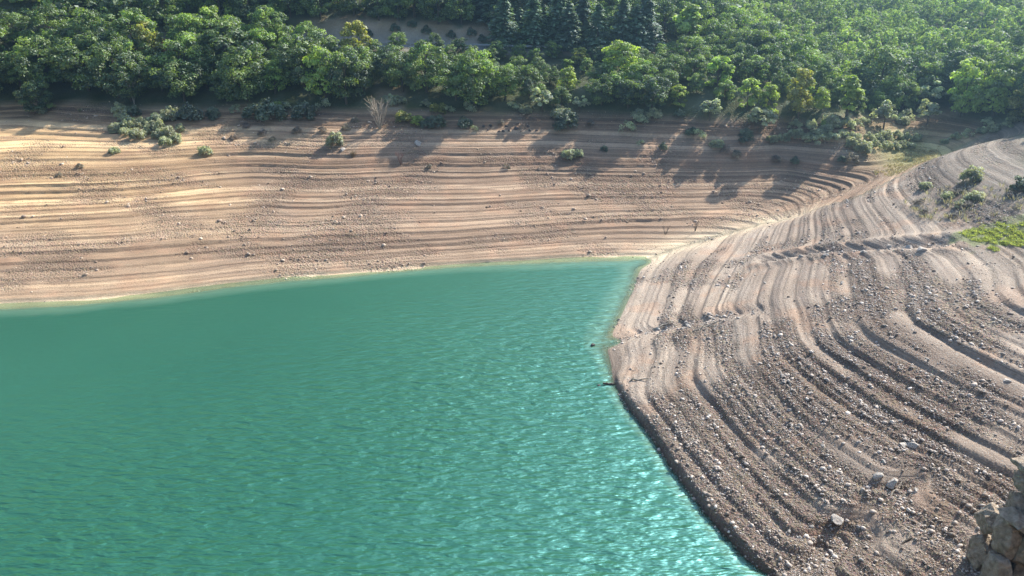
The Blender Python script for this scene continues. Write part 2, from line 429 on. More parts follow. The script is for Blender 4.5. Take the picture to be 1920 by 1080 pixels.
M_GROUND = ground_mat()
M_WATER = water_mat()
M_OAK = leaf_mat("oak_leaves", (0.040, 0.098, 0.032), (0.215, 0.280, 0.050))
M_FAR = leaf_mat("distant_leaves", (0.055, 0.115, 0.050), (0.250, 0.310, 0.085))
M_CONIFER = leaf_mat("conifer_needles", (0.085, 0.140, 0.080), (0.130, 0.195, 0.095), trans=0.4)
M_LIME = leaf_mat("light_green_leaves", (0.20, 0.30, 0.045), (0.31, 0.39, 0.07), trans=0.5)
M_YELLOW = leaf_mat("yellow_leaves", (0.19, 0.23, 0.04), (0.29, 0.27, 0.05), trans=0.5)
M_ORANGE = leaf_mat("orange_leaves", (0.34, 0.20, 0.05), (0.42, 0.26, 0.07), trans=0.5)
M_PALE = leaf_mat("silvery_leaves", (0.30, 0.34, 0.21), (0.44, 0.46, 0.31), trans=0.45)
M_SAGE = leaf_mat("grey_green_leaves", (0.24, 0.26, 0.15), (0.40, 0.40, 0.25), trans=0.45)
M_DARKB = leaf_mat("dark_shrub_leaves", (0.085, 0.11, 0.06), (0.13, 0.155, 0.085), trans=0.35)
M_BROWNB = leaf_mat("dry_shrub_twigs", (0.17, 0.13, 0.09), (0.27, 0.21, 0.145), trans=0.3)
M_STRAW = leaf_mat("straw_stems", (0.30, 0.24, 0.13), (0.40, 0.33, 0.19), trans=0.3)
M_BRUSH = leaf_mat("dry_brush_stems", (0.24, 0.22, 0.17), (0.36, 0.31, 0.24), trans=0.3)
M_GRASS = leaf_mat("green_grass_blades", (0.25, 0.28, 0.08), (0.36, 0.38, 0.13), trans=0.5)
M_BARK = plain_mat("bark", (0.07, 0.05, 0.035), (0.14, 0.11, 0.08), 3.0)
M_DEAD = plain_mat("dead_wood", (0.28, 0.23, 0.17), (0.42, 0.36, 0.28), 6.0)
M_REDW = plain_mat("reddish_twigs", (0.16, 0.07, 0.05), (0.22, 0.11, 0.08), 6.0)
M_DARKW = plain_mat("wet_wood", (0.05, 0.04, 0.03), (0.10, 0.08, 0.06), 6.0)
M_STONE = plain_mat("loose_stone", (0.72, 0.70, 0.68), (1.1, 1.08, 1.05), 6.0, 0.85, 0.4, attr="col")
M_ROCK = plain_mat("pale_boulder", (0.30, 0.26, 0.22), (0.48, 0.43, 0.37), 2.5, 0.85, 0.8)
M_DKROCK = plain_mat("dark_rock", (0.06, 0.05, 0.045), (0.11, 0.09, 0.08), 2.5, 0.85, 0.8)
M_CRAG = plain_mat("weathered_rock", (0.17, 0.128, 0.088), (0.47, 0.38, 0.285), 3.2, 0.9, 1.0, bd=0.2)
M_ASPH = plain_mat("asphalt", (0.16, 0.16, 0.16), (0.24, 0.235, 0.23), 2.0)
M_STEEL = plain_mat("galvanised_steel", (0.26, 0.265, 0.27), (0.34, 0.345, 0.35), 4.0, 0.5, 0.05)

# ------------------------------------------------------------------ mesh helpers
def mesh_np(name, V, F, mat, attrs=None, smooth=False):
    V = np.asarray(V, np.float32); F = np.asarray(F, np.int32)
    me = bpy.data.meshes.new(name); nf, k = F.shape
    me.vertices.add(len(V)); me.vertices.foreach_set("co", V.ravel())
    me.loops.add(nf * k); me.loops.foreach_set("vertex_index", F.ravel())
    me.polygons.add(nf); me.polygons.foreach_set("loop_start", np.arange(nf, dtype=np.int32) * k)
    if smooth: me.polygons.foreach_set("use_smooth", np.ones(nf, bool))
    for an, av in (attrs or {}).items():
        av = np.asarray(av, np.float32)
        if av.ndim == 1:
            a = me.attributes.new(an, 'FLOAT', 'POINT'); a.data.foreach_set("value", av)
        else:
            a = me.attributes.new(an, 'FLOAT_COLOR', 'POINT')
            a.data.foreach_set("color", np.c_[av, np.ones(len(av))].astype(np.float32).ravel())
    me.update(calc_edges=True); me.validate()
    me.materials.append(mat)
    return me
def link(name, data, parent=None, loc=None):
    o = bpy.data.objects.new(name, data); COL.objects.link(o)
    if parent: o.parent = parent
    if loc is not None: o.location = loc
    return o
def tag(o, label=None, cat=None, group=None, kind=None):
    for k, v in (("label", label), ("category", cat), ("group", group), ("kind", kind)):
        if v: o[k] = v
    return o

def tube(path, rad, n=6):
    """tapered tube along a path -> verts, quads"""
    path = np.asarray(path, float); V = []; F = []
    for i, p in enumerate(path):
        t = path[min(i + 1, len(path) - 1)] - path[max(i - 1, 0)]
        t = t / (np.linalg.norm(t) + 1e-9)
        a = np.cross(t, (0.31, 0.95, 0.1)); a /= np.linalg.norm(a) + 1e-9; b = np.cross(t, a)
        for k in range(n):
            q = 2 * math.pi * k / n
            V.append(p + rad[i] * (math.cos(q) * a + math.sin(q) * b))
    for i in range(len(path) - 1):
        for k in range(n):
            F.append((i * n + k, i * n + (k + 1) % n, (i + 1) * n + (k + 1) % n, (i + 1) * n + k))
    return np.array(V), np.array(F)
def join(parts):
    V, F, k = [], [], 0
    for v, f in parts:
        V.append(v); F.append(f + k); k += len(v)
    return np.concatenate(V), np.concatenate(F)

def kites(C, N, size, rng, aspect=0.62):
    """leaf shaped quads at centres C with normals N"""
    n = len(C); N = N / (np.linalg.norm(N, axis=1, keepdims=True) + 1e-9)
    r = rng.normal(size=(n, 3)); A = np.cross(N, r); A /= np.linalg.norm(A, axis=1, keepdims=True) + 1e-9
    B = np.cross(N, A); s = (np.asarray(size) * rng.uniform(0.7, 1.3, n))[:, None]
    V = np.stack([C - A * s, C + B * s * aspect * 0.9 + N * s * .12, C + A * s, C - B * s * aspect * 0.9 + N * s * .12], 1).reshape(-1, 3)
    return V, np.arange(4 * n).reshape(n, 4)

def lobe_crown(rng, centres, radii, per, leaf, flat=0.85, up=0.35):
    Cs, Ns, T = [], [], []
    for c, r in zip(centres, radii):
        d = rng.normal(size=(per, 3)); d /= np.linalg.norm(d, axis=1, keepdims=True)
        d[:, 2] = np.where(d[:, 2] < -0.35, -d[:, 2], d[:, 2])
        q = rng.uniform(0.55, 1.05, (per, 1)) * r
        Cs.append(c + d * q * np.array([1, 1, flat])); Ns.append(d + rng.normal(size=(per, 3)) * 0.55 + np.array([0, 0, up]))
        T.append(np.full(per, rng.uniform(0, 1)))
    V, F = kites(np.concatenate(Cs), np.concatenate(Ns), leaf, rng)
    return V, F, np.repeat(np.concatenate(T), 4)

def broadleaf(seed, kind):
    """unit height tree: crown mesh data + trunk mesh data"""
    rng = np.random.RandomState(seed)
    W, n, per, leaf, rl, z0, mat = dict(
        oak=(0.46, 60, 105, 0.0235, 0.125, 0.12, M_OAK), lime=(0.36, 40, 60, 0.036, 0.12, 0.12, M_LIME), yellow=(0.40, 42, 60, 0.036, 0.12, 0.15, M_YELLOW),
        orange=(0.38, 32, 50, 0.045, 0.13, 0.2, M_ORANGE), pale=(0.48, 24, 55, 0.045, 0.13, 0.4, M_PALE), poplar=(0.19, 40, 55, 0.034, 0.085, 0.22, M_LIME))[kind]
    cs, rr = [], []
    while len(cs) < n:
        t = rng.uniform(0, 1); z = z0 + (1 - z0 - rl * 0.8) * t
        prof = math.sqrt(max(0.02, 1 - ((t - 0.42) / 0.62) ** 2)) if kind != 'poplar' else math.sin(math.pi * min(1, 0.12 + 0.86 * t)) ** 0.7
        a = rng.uniform(0, 2 * math.pi); q = W * prof * rng.uniform(0.55, 1.0) * (0.82 + 0.3 * math.sin(2 * a + seed) * math.sin(3.1 * a + 2 * t + seed))
        cs.append((q * math.cos(a), q * math.sin(a), z + rng.uniform(-.03, .05))); rr.append(rl * rng.uniform(0.6, 1.25))
    V, F, T = lobe_crown(rng, np.array(cs), rr, per, leaf)
    cm = mesh_np("crown_" + kind, V, F, mat, {"tone": T})
    parts = [tube([(0, 0, -.04), (rng.uniform(-.01, .01), .01, z0 * .8 + .05), (.02, 0, .45), (.0, .02, .75)], [.03, .022, .015, .006])]
    for k in range(6):
        c = np.array(cs[rng.randint(n)]); z = rng.uniform(0.15, 0.5)
        parts.append(tube([(0.005, 0, z), (c[0] * .5, c[1] * .5, (z + c[2]) * .5 - .02), tuple(c)], [.012, .008, .003], 5))
    v, f = join(parts)
    return cm, mesh_np("trunk_" + kind, v, f, M_BARK, smooth=True)

def conifer(seed):
    rng = np.random.RandomState(seed); C, N, T = [], [], []
    for lev in range(26):
        t = lev / 25; z = 0.10 + 0.88 * t; r = 0.25 * (1 - t) ** 0.75 + 0.015
        for b in range(int(9 + 7 * (1 - t))):
            a = rng.uniform(0, 6.283); rr = r * rng.uniform(0.75, 1.12); tone = rng.uniform(0, 1)
            for s in np.linspace(0.3, 1, 7):
                p = np.array([math.cos(a) * rr * s, math.sin(a) * rr * s, z - 0.06 * s * s * (1 - t) + 0.012]) + rng.normal(size=3) * 0.008
                C.append(p); N.append((math.cos(a) * .5, math.sin(a) * .5, 1)); T.append(tone)
    V, F = kites(np.array(C), np.array(N) + rng.normal(size=(len(N), 3)) * 0.35, 0.034, rng, 0.55)
    cm = mesh_np("crown_conifer", V, F, M_CONIFER, {"tone": np.repeat(T, 4)})
    v, f = tube([(0, 0, -.04), (0, 0, .4), (0, 0, .96)], [.022, .014, .003])
    return cm, mesh_np("trunk_conifer", v, f, M_BARK, smooth=True)

def shrub_mesh(seed, mat, n=34, per=60, leaf=0.075):
    rng = np.random.RandomState(seed); cs = []
    for k in range(n):
        a = rng.uniform(0, 6.283); e = math.asin(rng.uniform(-0.05, 1)); q = rng.uniform(.6, .82)
        cs.append((q * math.cos(a) * math.cos(e) * .85, q * math.sin(a) * math.cos(e) * .85, q * math.sin(e) * (1 + .25 * rng.uniform(-1, 1)) + .1))
    V, F, T = lobe_crown(rng, np.array(cs), [rng.uniform(.18, .34) for _ in cs], per, leaf, 0.9, 0.5)
    return mesh_np("shrub", V, F, mat, {"tone": T})
def brush_mesh(seed, mat, n=150, h=1.0, spread=0.7):
    """dry bush of thin fanning stems"""
    rng = np.random.RandomState(seed); P = []
    for k in range(n):
        a = rng.uniform(0, 6.283); q = rng.uniform(0.1, spread); l = h * rng.uniform(.5, 1.1)
        p0 = np.array([.2 * q * math.cos(a), .2 * q * math.sin(a), -.05])
        p2 = np.array([q * math.cos(a), q * math.sin(a), l]); p1 = (p0 + p2) / 2 + np.array([0, 0, .12]) + rng.normal(size=3) * .05
        P.append(tube([p0, p1, p2], [.016, .012, .005], 3))
    v, f = join(P)
    return mesh_np("shrub", v, f, mat, {"tone": np.full(len(v), 0.5)})

ICO_T = (1 + 5 ** .5) / 2
ICO_V = np.array([(-1, ICO_T, 0), (1, ICO_T, 0), (-1, -ICO_T, 0), (1, -ICO_T, 0), (0, -1, ICO_T), (0, 1, ICO_T), (0, -1, -ICO_T), (0, 1, -ICO_T),
                  (ICO_T, 0, -1), (ICO_T, 0, 1), (-ICO_T, 0, -1), (-ICO_T, 0, 1)]) / math.hypot(1, ICO_T)
ICO_F = np.array([(0, 11, 5), (0, 5, 1), (0, 1, 7), (0, 7, 10), (0, 10, 11), (1, 5, 9), (5, 11, 4), (11, 10, 2), (10, 7, 6), (7, 1, 8),
                  (3, 9, 4), (3, 4, 2), (3, 2, 6), (3, 6, 8), (3, 8, 9), (4, 9, 5), (2, 4, 11), (6, 2, 10), (8, 6, 7), (9, 8, 1)])
def rock_mesh(name, seed, mat, size=(1, 1, .7), sub=3, cuts=9, rough=.05):
    """boulder: sphere cut by random planes, then roughened"""
    rng = np.random.RandomState(seed); V, F = ICO_V.copy(), ICO_F.copy()
    for _ in range(sub):
        e = {}; V = list(V); nF = []
        def mid(a, b):
            k = (min(a, b), max(a, b))
            if k not in e:
                q = (V[a] + V[b]) / 2; V.append(q / np.linalg.norm(q)); e[k] = len(V) - 1
            return e[k]
        for a, b, c in F:
            x, y, z = mid(a, b), mid(b, c), mid(c, a); nF += [(a, x, z), (b, y, x), (c, z, y), (x, y, z)]
        V, F = np.array(V), np.array(nF)
    for _ in range(cuts):
        n = rng.normal(size=3); n /= np.linalg.norm(n); d = V @ n - rng.uniform(.5, .8)
        V = V - np.outer(np.maximum(d, 0), n)
    V = V * (1 + rough * fbm(V[:, 0] * 3 + seed, V[:, 1] * 3 + V[:, 2] * 2.3, seed, 3))[:, None] * np.array(size)
    return mesh_np(name, V, F, mat)

# ------------------------------------------------------------------ SETTING: terrain
def build_terrain():
    x, y, z = XX.ravel(), YY.ravel(), ZZ.ravel()
    u, v = proj(XX, YY, ZZ)
    mk = {k: q.ravel() for k, q in MK.items()}
    n1 = fbm(XX / 12, YY / 12, 51, 3).ravel(); n2 = fbm(XX / 3.5, YY / 3.5, 53, 3).ravel()
    left = np.array([0.53, 0.375, 0.21]); mid = np.array([0.29, 0.212, 0.152]); rgt = np.array([0.335, 0.282, 0.235])
    k = np.maximum(sstep(-62, -18, x + 8 * n1), .85 - .85 * sstep(1.5, 6.5, z + .8 * n1))[:, None]
    c = left * (1 - k) + mid * k
    k = mk['right'][:, None]; c = c * (1 - k) + rgt * k
    # pinkish ledges, brown gravel
    k = (sstep(.15, .6, n2) * 0.35 * mk['bare'])[:, None]; c = c * (1 - k) + np.array([0.40, 0.25, 0.165]) * k
    k = (mk['rough'] * (0.35 + 0.35 * mk['right'] * sstep(75, 50, y)))[:, None]; c = c * (1 - k) + (np.array([0.215, 0.165, 0.13]) * (1 - .25 * (mk['right'] * sstep(75, 50, y)))[:, None]) * k
    # pale silt in the gully and on the last strip above the water
    k = (np.exp(-(mk['gd'] / 2.2) ** 2) * 0.8)[:, None]; c = c * (1 - k) + np.array([0.58, 0.49, 0.36]) * k
    k = (sstep(0.35, 0.1, z) * sstep(-.2, .05, z) * (1 - mk['right']) * .5)[:, None]; c = c * (1 - k) + np.array([0.55, 0.45, 0.32]) * k
    # wet foot of the right bank with the scarp's shade painted in; lake floor
    k = (sstep(0.55, 0.15, z + .12 * n2) * mk['right'] * sstep(66, 58, y) * .75)[:, None]; c = c * (1 - k) + np.array([0.10, 0.075, 0.06]) * k
    k = (mk['right'] * sstep(8.0, 10.0, z + .5 * n1) * .8)[:, None]; c = c * (1 - k) + np.array([0.235, 0.205, 0.185]) * k
    k = sstep(0, -1.2, z)[:, None]; c = c * (1 - k) + np.array([0.14, 0.16, 0.09]) * k
    # upper bank dust, browner towards the wood
    k = (sstep(7.6, 9.8, z + .6 * n1) * (1 - mk['right']) * .55)[:, None]; c = c * (1 - k) + np.array([0.33, 0.235, 0.155]) * k
    # forest floor
    k = (1 - mk['bare'])[:, None]; c = c * (1 - k) + (np.array([0.075, 0.085, 0.04]) + 0.03 * n2[:, None]) * k
    # bare cut bank above the road and the gap in the wood
    uu, vv = u.ravel(), v.ravel()
    cut = (sstep(-36, -28, x + 2 * n2) * sstep(2, -6, x + 2 * n2) * sstep(136.2, 136.8, y) * sstep(140.6, 139.2, y + 1.4 * n2) * (.6 + .4 * sstep(-.3, .3, n1)))
    gap = sstep(-21, -19, x) * sstep(-14.5, -16.5, x) * sstep(112, 114, y) * sstep(121, 118, y)
    k = np.clip(cut + .6 * gap, 0, 1)[:, None]; c = c * (1 - k) + (np.array([0.44, 0.315, 0.205]) + .05 * n2[:, None]) * k
    k = (sstep(4.2, 3.2, mk['road']) * sstep(2.2, 2.8, mk['road']))[:, None]; c = c * (1 - k) + np.array([0.33, 0.29, 0.23]) * k
    # thin grass on the valley floor and the green patch on the right
    px_, py_, _ = hit(1700, 296); gx, gy, _ = hit(1868, 442)
    k1 = np.exp(-(((x - px_ - 1) / 5.5) ** 2 + ((y - py_ - 1) / 7) ** 2)) * .8
    k2 = sstep(1.2, .75, ((x - gx - 1.5) / 5.0) ** 2 + ((y - gy) / 2.6) ** 2 + .9 * n2) * .45
    k3 = mk['right'] * sstep(7.5, 10, z + n1) * .15 * sstep(50, 60, y)
    for k, cc in ((k1, (0.30, 0.32, 0.13)), (k3, (0.22, 0.21, 0.14)), (k2, (0.16, 0.26, 0.05))):
        c = c * (1 - k[:, None]) + np.array(cc) * k[:, None]
    c = np.clip(c, 0.02, 0.7)
    nx, ny = len(GX), len(GY)
    idx = np.arange(nx * ny).reshape(ny, nx)
    F = np.stack([idx[:-1, :-1], idx[:-1, 1:], idx[1:, 1:], idx[1:, :-1]], -1).reshape(-1, 4)
    me = mesh_np("terrain", np.c_[x, y, z], F, M_GROUND, {"col": c, "bare": mk['bare'], "rough": mk['rough'], "far": 1 - mk['right']}, smooth=False)
    return tag(link("terrain", me), kind="structure")
build_terrain()

def build_water():
    wx = spaced((-500, -90, 10), (-90, 0, 1.0), (0, 20, .4), (20, 40, 2.0)); wy = spaced((-150, 20, 5), (20, 60, .6), (60, 100, .4))
    X, Y = np.meshgrid(wx, wy); dep = -ground(X, Y)
    idx = np.arange(X.size).reshape(X.shape)
    F = np.stack([idx[:-1, :-1], idx[:-1, 1:], idx[1:, 1:], idx[1:, :-1]], -1).reshape(-1, 4)
    me = mesh_np("water", np.c_[X.ravel(), Y.ravel(), np.zeros(X.size)], F, M_WATER, {"depth": dep.ravel()}, smooth=True)
    tag(link("water", me), kind="structure")
build_water()

def build_road():
    P = []
    for i in range(len(ROAD) - 1):
        for t in np.linspace(0, 1, 10, endpoint=False):
            P.append((ROAD[i][0] * (1 - t) + ROAD[i + 1][0] * t, ROAD[i][1] * (1 - t) + ROAD[i + 1][1] * t, ROADZ[i] * (1 - t) + ROADZ[i + 1] * t))
    P = np.array(P); T = np.gradient(P[:, :2], axis=0); T /= np.linalg.norm(T, axis=1, keepdims=True); Nn = np.c_[T[:, 1], -T[:, 0]]
    V = []; F = []
    for i, p in enumerate(P):
        for s in (-2.3, 2.3): V.append((p[0] + Nn[i, 0] * s, p[1] + Nn[i, 1] * s, p[2] + .03))
        for s in (-2.3, 2.3): V.append((p[0] + Nn[i, 0] * s, p[1] + Nn[i, 1] * s, p[2] - .2))
    for i in range(len(P) - 1):
        a, b = 4 * i, 4 * i + 4
        F += [(a, a + 1, b + 1, b), (a, b, b + 2, a + 2), (a + 1, a + 3, b + 3, b + 1)]
    tag(link("road", mesh_np("road", V, F, M_ASPH)), kind="structure")
    # guard rail on the valley side of the open stretch
    root = link("guard_rail", None); tag(root, "low grey steel guard rail along the valley side of the hillside road", "guard rail")
    sel = [i for i in range(len(P)) if -60 < P[i, 0] < 26]
    o = P[sel[0]]; root.location = o
    edge = [np.array([P[i, 0] + Nn[i, 0] * 2.6, P[i, 1] + Nn[i, 1] * 2.6, P[i, 2]]) - o for i in sel]
    prof = [(-.03, .45), (.03, .52), (-.01, .6), (.03, .68), (-.03, .76)]
    V = []; F = []
    for i, e in zip(sel, edge):
        for s, h in prof: V.append((e[0] + Nn[i, 0] * s, e[1] + Nn[i, 1] * s, e[2] + h))
    for i in range(len(sel) - 1):
        for k in range(4): F.append((5 * i + k, 5 * i + k + 1, 5 * i + 6 + k, 5 * i + 5 + k))
    rail = link("rail", mesh_np("rail", V, F, M_STEEL), root)
    v, f = tube([(0, 0, -.3), (0, 0, .7)], [.06, .06], 4); pm = mesh_np("post", v, f, M_STEEL)
    for e in edge[::1]: link("post", pm, root, e + np.array([0, 0, 0]))
build_road()

# ------------------------------------------------------------------ single plants of the wood
def height_for(x, y, z, vtop):
    a = np.linspace(0.5, 25, 300); _, v = proj(x, y, z + a)
    return float(a[np.argmin(np.abs(v - vtop))])

PROTO = {k: [broadleaf(s, k) for s in ss] for k, ss in dict(oak=(1, 2, 3, 4, 5, 6, 7), lime=(11, 12), yellow=(21,), orange=(31,), pale=(41, 42), poplar=(51, 52)).items()}
PROTO['conifer'] = [conifer(61), conifer(62)]
NAMES = dict(oak="broadleaf_tree", lime="light_green_tree", yellow="yellowing_tree", orange="orange_tree", pale="silvery_tree", poplar="poplar_tree", conifer="conifer_tree")
rnd = random.Random(3)
TREES = []
def plant(kind, x, y, h, label, group=None, wide=1.0, var=None):
    cm, tm = PROTO[kind][rnd.randrange(len(PROTO[kind])) if var is None else var]
    z = float(ground(x, y))
    root = link(NAMES[kind], None, loc=(x, y, z - .05))
    root.rotation_euler = (0, 0, rnd.uniform(0, 6.283)); root.scale = (h * wide, h * wide, h)
    tag(root, label, "tree", group)
    link("crown", cm, root); link("trunk", tm, root)
    TREES.append((x, y, h * wide * .45))
    return root

VIEW = []      # sight lines kept open in front of the trees that stand out
SINGLES = [  # kind, u, v of the foot, v of the top, width factor, label
    ('yellow', 285, 128, 42, 1.0, "broad yellow-green tree at the upper left beside the orange sapling"),
    ('orange', 322, 122, 72, 0.9, "small orange autumn tree at the right side of the yellow-green tree"),
    ('lime', 400, 84, 10, 1.0, "light green tree rising above the dark wood, right of the orange sapling"),
    ('oak', 75, 212, 150, 1.1, "small dark tree standing alone on the bare earth at the far left"),
    ('yellow', 665, 118, 40, 1.1, "yellowish green tree in front of the left end of the tan cut bank"),
    ('oak', 650, 197, 92, .95, "tall tree at the right edge of the left wood, beside the bare gap"),
    ('oak', 890, 206, 98, 1.0, "full round tree at the lower edge of the wood right of the bare gap"),
    ('oak', 800, 175, 78, 1.0, "bushy tree just below the tan cut bank, right of the bare gap"),
    ('oak', 1128, 197, 140, 1.2, "small dark tree below and left of the broad lime green crown"),
    ('oak', 1178, 203, 146, 1.3, "round dark tree right below the broad lime green crown"),
    ('oak', 1222, 207, 140, 1.2, "dark tree at the wood's edge, below right of the broad lime green crown"),
    ('pale', 1016, 212, 166, 1.1, "silvery low tree at the wood's edge, left of its twin in mid picture"),
    ('pale', 1086, 212, 178, 1.1, "silvery low tree at the wood's edge, right of its twin in mid picture"),
    ('yellow', 1085, 122, 88, 1.5, "small dull olive dome of a tree beside the road, left of the lime green crown"),
    ('lime', 1165, 150, 76, 1.45, "broad bright lime green crown just below the conifers"),
    ('lime', 1345, 165, 104, 1.2, "bright green crown right of the broad lime one, under the tall yellow poplar"),
    ('poplar', 1288, 104, 10, 1.5, "tall yellow-green poplar standing before the dark conifers"),
    ('lime', 1400, 210, 148, 1.0, "yellow-green tree at the edge of the wood above the shrubs, leftmost of four"),
    ('lime', 1440, 215, 156, 0.9, "bright green small tree second from left of the four at the wood's edge"),
    ('yellow', 1496, 222, 128, 0.8, "yellowish upright tree at the wood's edge, third of four"),
    ('poplar', 1586, 224, 140, 1.35, "slim bright green poplar at the wood's edge, rightmost of four"),
    ('pale', 1330, 226, 186, 1.2, "pale forked tree on the bare bank, above the brown bushes"),
    ('pale', 1425, 246, 202, 1.4, "wide pale tree on the bare bank just left of the shrub thicket"),
    ('pale', 1657, 238, 188, 1.1, "whitish tree with a leaning trunk at the top of the shrub thicket"),
    ('pale', 1738, 232, 186, 1.2, "whitish tree on the valley floor, right of the leaning one"),
    ('oak', 1645, 196, 84, 1.2, "huge round green tree above the shrub thicket at the valley mouth"),
    ('pale', 1735, 200, 140, 1.3, "grey leafed tree behind the whitish tree on the valley floor"),
    ('lime', 1800, 218, 118, .85, "tall light green tree at the valley mouth near the right edge"),
    ('lime', 1862, 216, 130, .95, "rounded light green tree second from the right edge"),
    ('yellow', 1912, 226, 150, 1.0, "yellow tree at the right edge above the terraced crest"),
]
for kd, u, v, vt, wd, lb in SINGLES:
    x, y, z = hit(u, v)
    if kd != 'oak': VIEW.append((u, v, vt, y, kd == 'pale'))
    plant(kd, x, y, height_for(x, y, z, vt), lb, wide=wd)
for i, (u, vt) in enumerate(((1000, -6), (1048, -14), (1095, -12), (1120, 8), (1168, -4), (975, 15), (945, -10), (1195, 10), (1215, -12), (1065, 4))):
    x, y, z = hit(u, 92 + 2 * (i % 3) + .06 * (u - 950)); y += (i % 3) * 2.2
    plant('conifer', x, y, height_for(x, y, float(ground(x, y)), vt), "dark pointed conifer in the stand above the road near the top edge",
          "conifers above the road", wide=1.5)

# ---- the rest of the wood
TL = [(-400, 190), (0, 188), (120, 182), (250, 192), (420, 194), (620, 190), (680, 188), (705, 176), (735, 176), (780, 188), (900, 200), (950, 190), (1000, 196), (1100, 202),
      (1300, 212), (1480, 222), (1600, 222), (1700, 212), (1760, 200), (1850, 205), (1920, 225), (2300, 225)]
TLU, TLV = [p[0] for p in TL], [p[1] for p in TL]
rng = np.random.RandomState(8)
cand = []
XS = rng.uniform(-150, 260, 60000); YS = rng.uniform(95, 330, 60000)
ZS = ground(XS, YS); US, VS = proj(XS, YS, ZS)
ok = (VS < np.interp(US, TLU, TLV)) & (US > -300) & (US < 2250) & (VS > -260) & (ZS > 9.5)
ok &= polydist(XS, YS, ROAD)[0] > np.where(XS > 30, 2.4, 3.4)
ok &= ~((XS > -31) & (XS < -5) & (YS > 134) & (YS < 138.9))
ok &= ~((XS > -20) & (XS < -16) & (YS > 112) & (YS < 119))
grid = {}
def free(x, y, r):
    i, j = int(x // 5), int(y // 5)
    for a in (-1, 0, 1):
        for b in (-1, 0, 1):
            for (p, q, s) in grid.get((i + a, j + b), ()):
                if (p - x) ** 2 + (q - y) ** 2 < (max(r, 0) if s is None else (r * .5 + s)) ** 2: return False
    return True
for x, y, w in TREES: grid.setdefault((int(x // 5), int(y // 5)), []).append((x, y, min(w * .55, 1.6)))
order = np.argsort(YS - .2 * XS)
for k in np.nonzero(ok)[0]:
    x, y = XS[k], YS[k]; r = rnd.choice((2.5, 2.9, 3.3)) if y < 150 and x < 45 else 2.4
    if free(x, y, r):
        grid.setdefault((int(x // 5), int(y // 5)), []).append((x, y, r * .5)); cand.append((math.hypot(x, y), x, y))
cand.sort()
ZONES = [(-1e9, 330, "leafy dark green tree in the wood at the upper left"), (330, 710, "leafy dark green tree in the wood left of the bare gap"),
         (710, 1010, "leafy green tree in the wood between the bare gap and the silvery twin trees"), (1010, 1400, "leafy green tree in the wood below the conifers in mid picture"),
         (1400, 1e9, "leafy green tree in the hazy wood at the upper right")]
VLU = [540, 620, 700, 760, 800, 860, 940, 1060, 1100, 1180, 1260]
VLV = [10, 56, 70, 92, 80, 97, 106, 110, 112, 95, 95]
far, made = [], 0
LIMIT = 262
for d, x, y in cand:
    z = float(ground(x, y)); u, v = proj(x, y, z)
    h = rnd.uniform(4.6, 7.4)
    if x < -38 and y < 140: h = rnd.uniform(4.6, 8.2)
    if x > 40 and y > 125: h = rnd.uniform(3.0, 4.8) if y < 150 else rnd.uniform(2.6, 4.2)
    if y < 133 and 540 < u < 1260:
        hm = height_for(x, y, z, float(np.interp(u, VLU, VLV)) + rnd.uniform(0, 16))
        hm = max(hm, 2.8)
        h = min(h, hm)
    for su, sv, svt, sy, pale in VIEW:
        if y < sy - .3 and abs(u - su) < (34 if pale else 27): h = min(h, height_for(x, y, z, svt + .6 * (sv - svt)))
    if h < 1.6: continue
    if 3 < x < 52: h = min(h, rnd.uniform(2.5, 3.6) if y < 114 else (rnd.uniform(3.6, 5.0) if y < 124 else h))
    _, vt = proj(x, y, z + h)
    if made < LIMIT and -40 < u < 1960 and v > -2:
        for a, b, lb in ZONES:
            if a <= u < b: break
        con = (880 < u < 1260 and y > 139)
        kd = 'conifer' if con and rnd.random() < .35 else ('lime' if rnd.random() < (.08 if u < 1300 else .15) else 'oak')
        if kd == 'conifer': lb, g = "dark pointed conifer in the stand above the road near the top edge", "conifers above the road"
        elif kd == 'lime': lb, g = lb.replace("leafy dark green", "lighter green").replace("leafy green", "lighter green").replace("in the wood at", "at"), "lighter trees of the wood"
        else: g = "trees of the hillside wood"
        plant(kd, x, y, h * (1.25 if kd == 'conifer' else 1), lb, g, wide=rnd.uniform(.95, 1.3) * (1.35 if kd == 'conifer' else 1)); made += 1
    else: far.append((x, y, z, h))

for x, y, h in ((61.8, 91, 8), (62.2, 87, 7), (63, 82.5, 7), (65, 95, 8), (69, 90, 8), (68, 100, 8), (76, 84, 7)):
    far.append((x, y, float(ground(x, y)), h))

def build_far():
    """the wood beyond: one mass of small crowns"""
    rg = np.random.RandomState(4); Vs, Ts = [], []
    protos = []
    for s in range(6):
        n = 30; cs = []
        for _ in range(n):
            t = rg.uniform(0, 1); a = rg.uniform(0, 6.283); q = .42 * math.sqrt(max(.05, 1 - ((t - .42) / .62) ** 2)) * rg.uniform(.5, 1)
            cs.append((q * math.cos(a), q * math.sin(a), .12 + .78 * t))
        V, F, T = lobe_crown(rg, np.array(cs), [rg.uniform(.09, .16) for _ in cs], 16, .06)
        protos.append((V, T))
    for x, y, z, h in far:
        V, T = protos[rg.randint(6)]; a = rg.uniform(0, 6.283); c, s = math.cos(a), math.sin(a); w = h * rg.uniform(.8, 1.2); h = h * rg.uniform(.75, 1.25)
        Vs.append(np.c_[x + (V[:, 0] * c - V[:, 1] * s) * w, y + (V[:, 0] * s + V[:, 1] * c) * w, z + V[:, 2] * h])
        Ts.append(np.clip(T * .5 + rg.uniform(0, 1) - .25, 0, 1))
    V = np.concatenate(Vs); F = np.arange(len(V)).reshape(-1, 4)
    o = link("distant_forest", mesh_np("distant_forest", V, F, M_FAR, {"tone": np.concatenate(Ts)}))
    tag(o, "hazy mass of green treetops covering the hillsides beyond the road and the side valley", "forest", kind="stuff")
build_far()

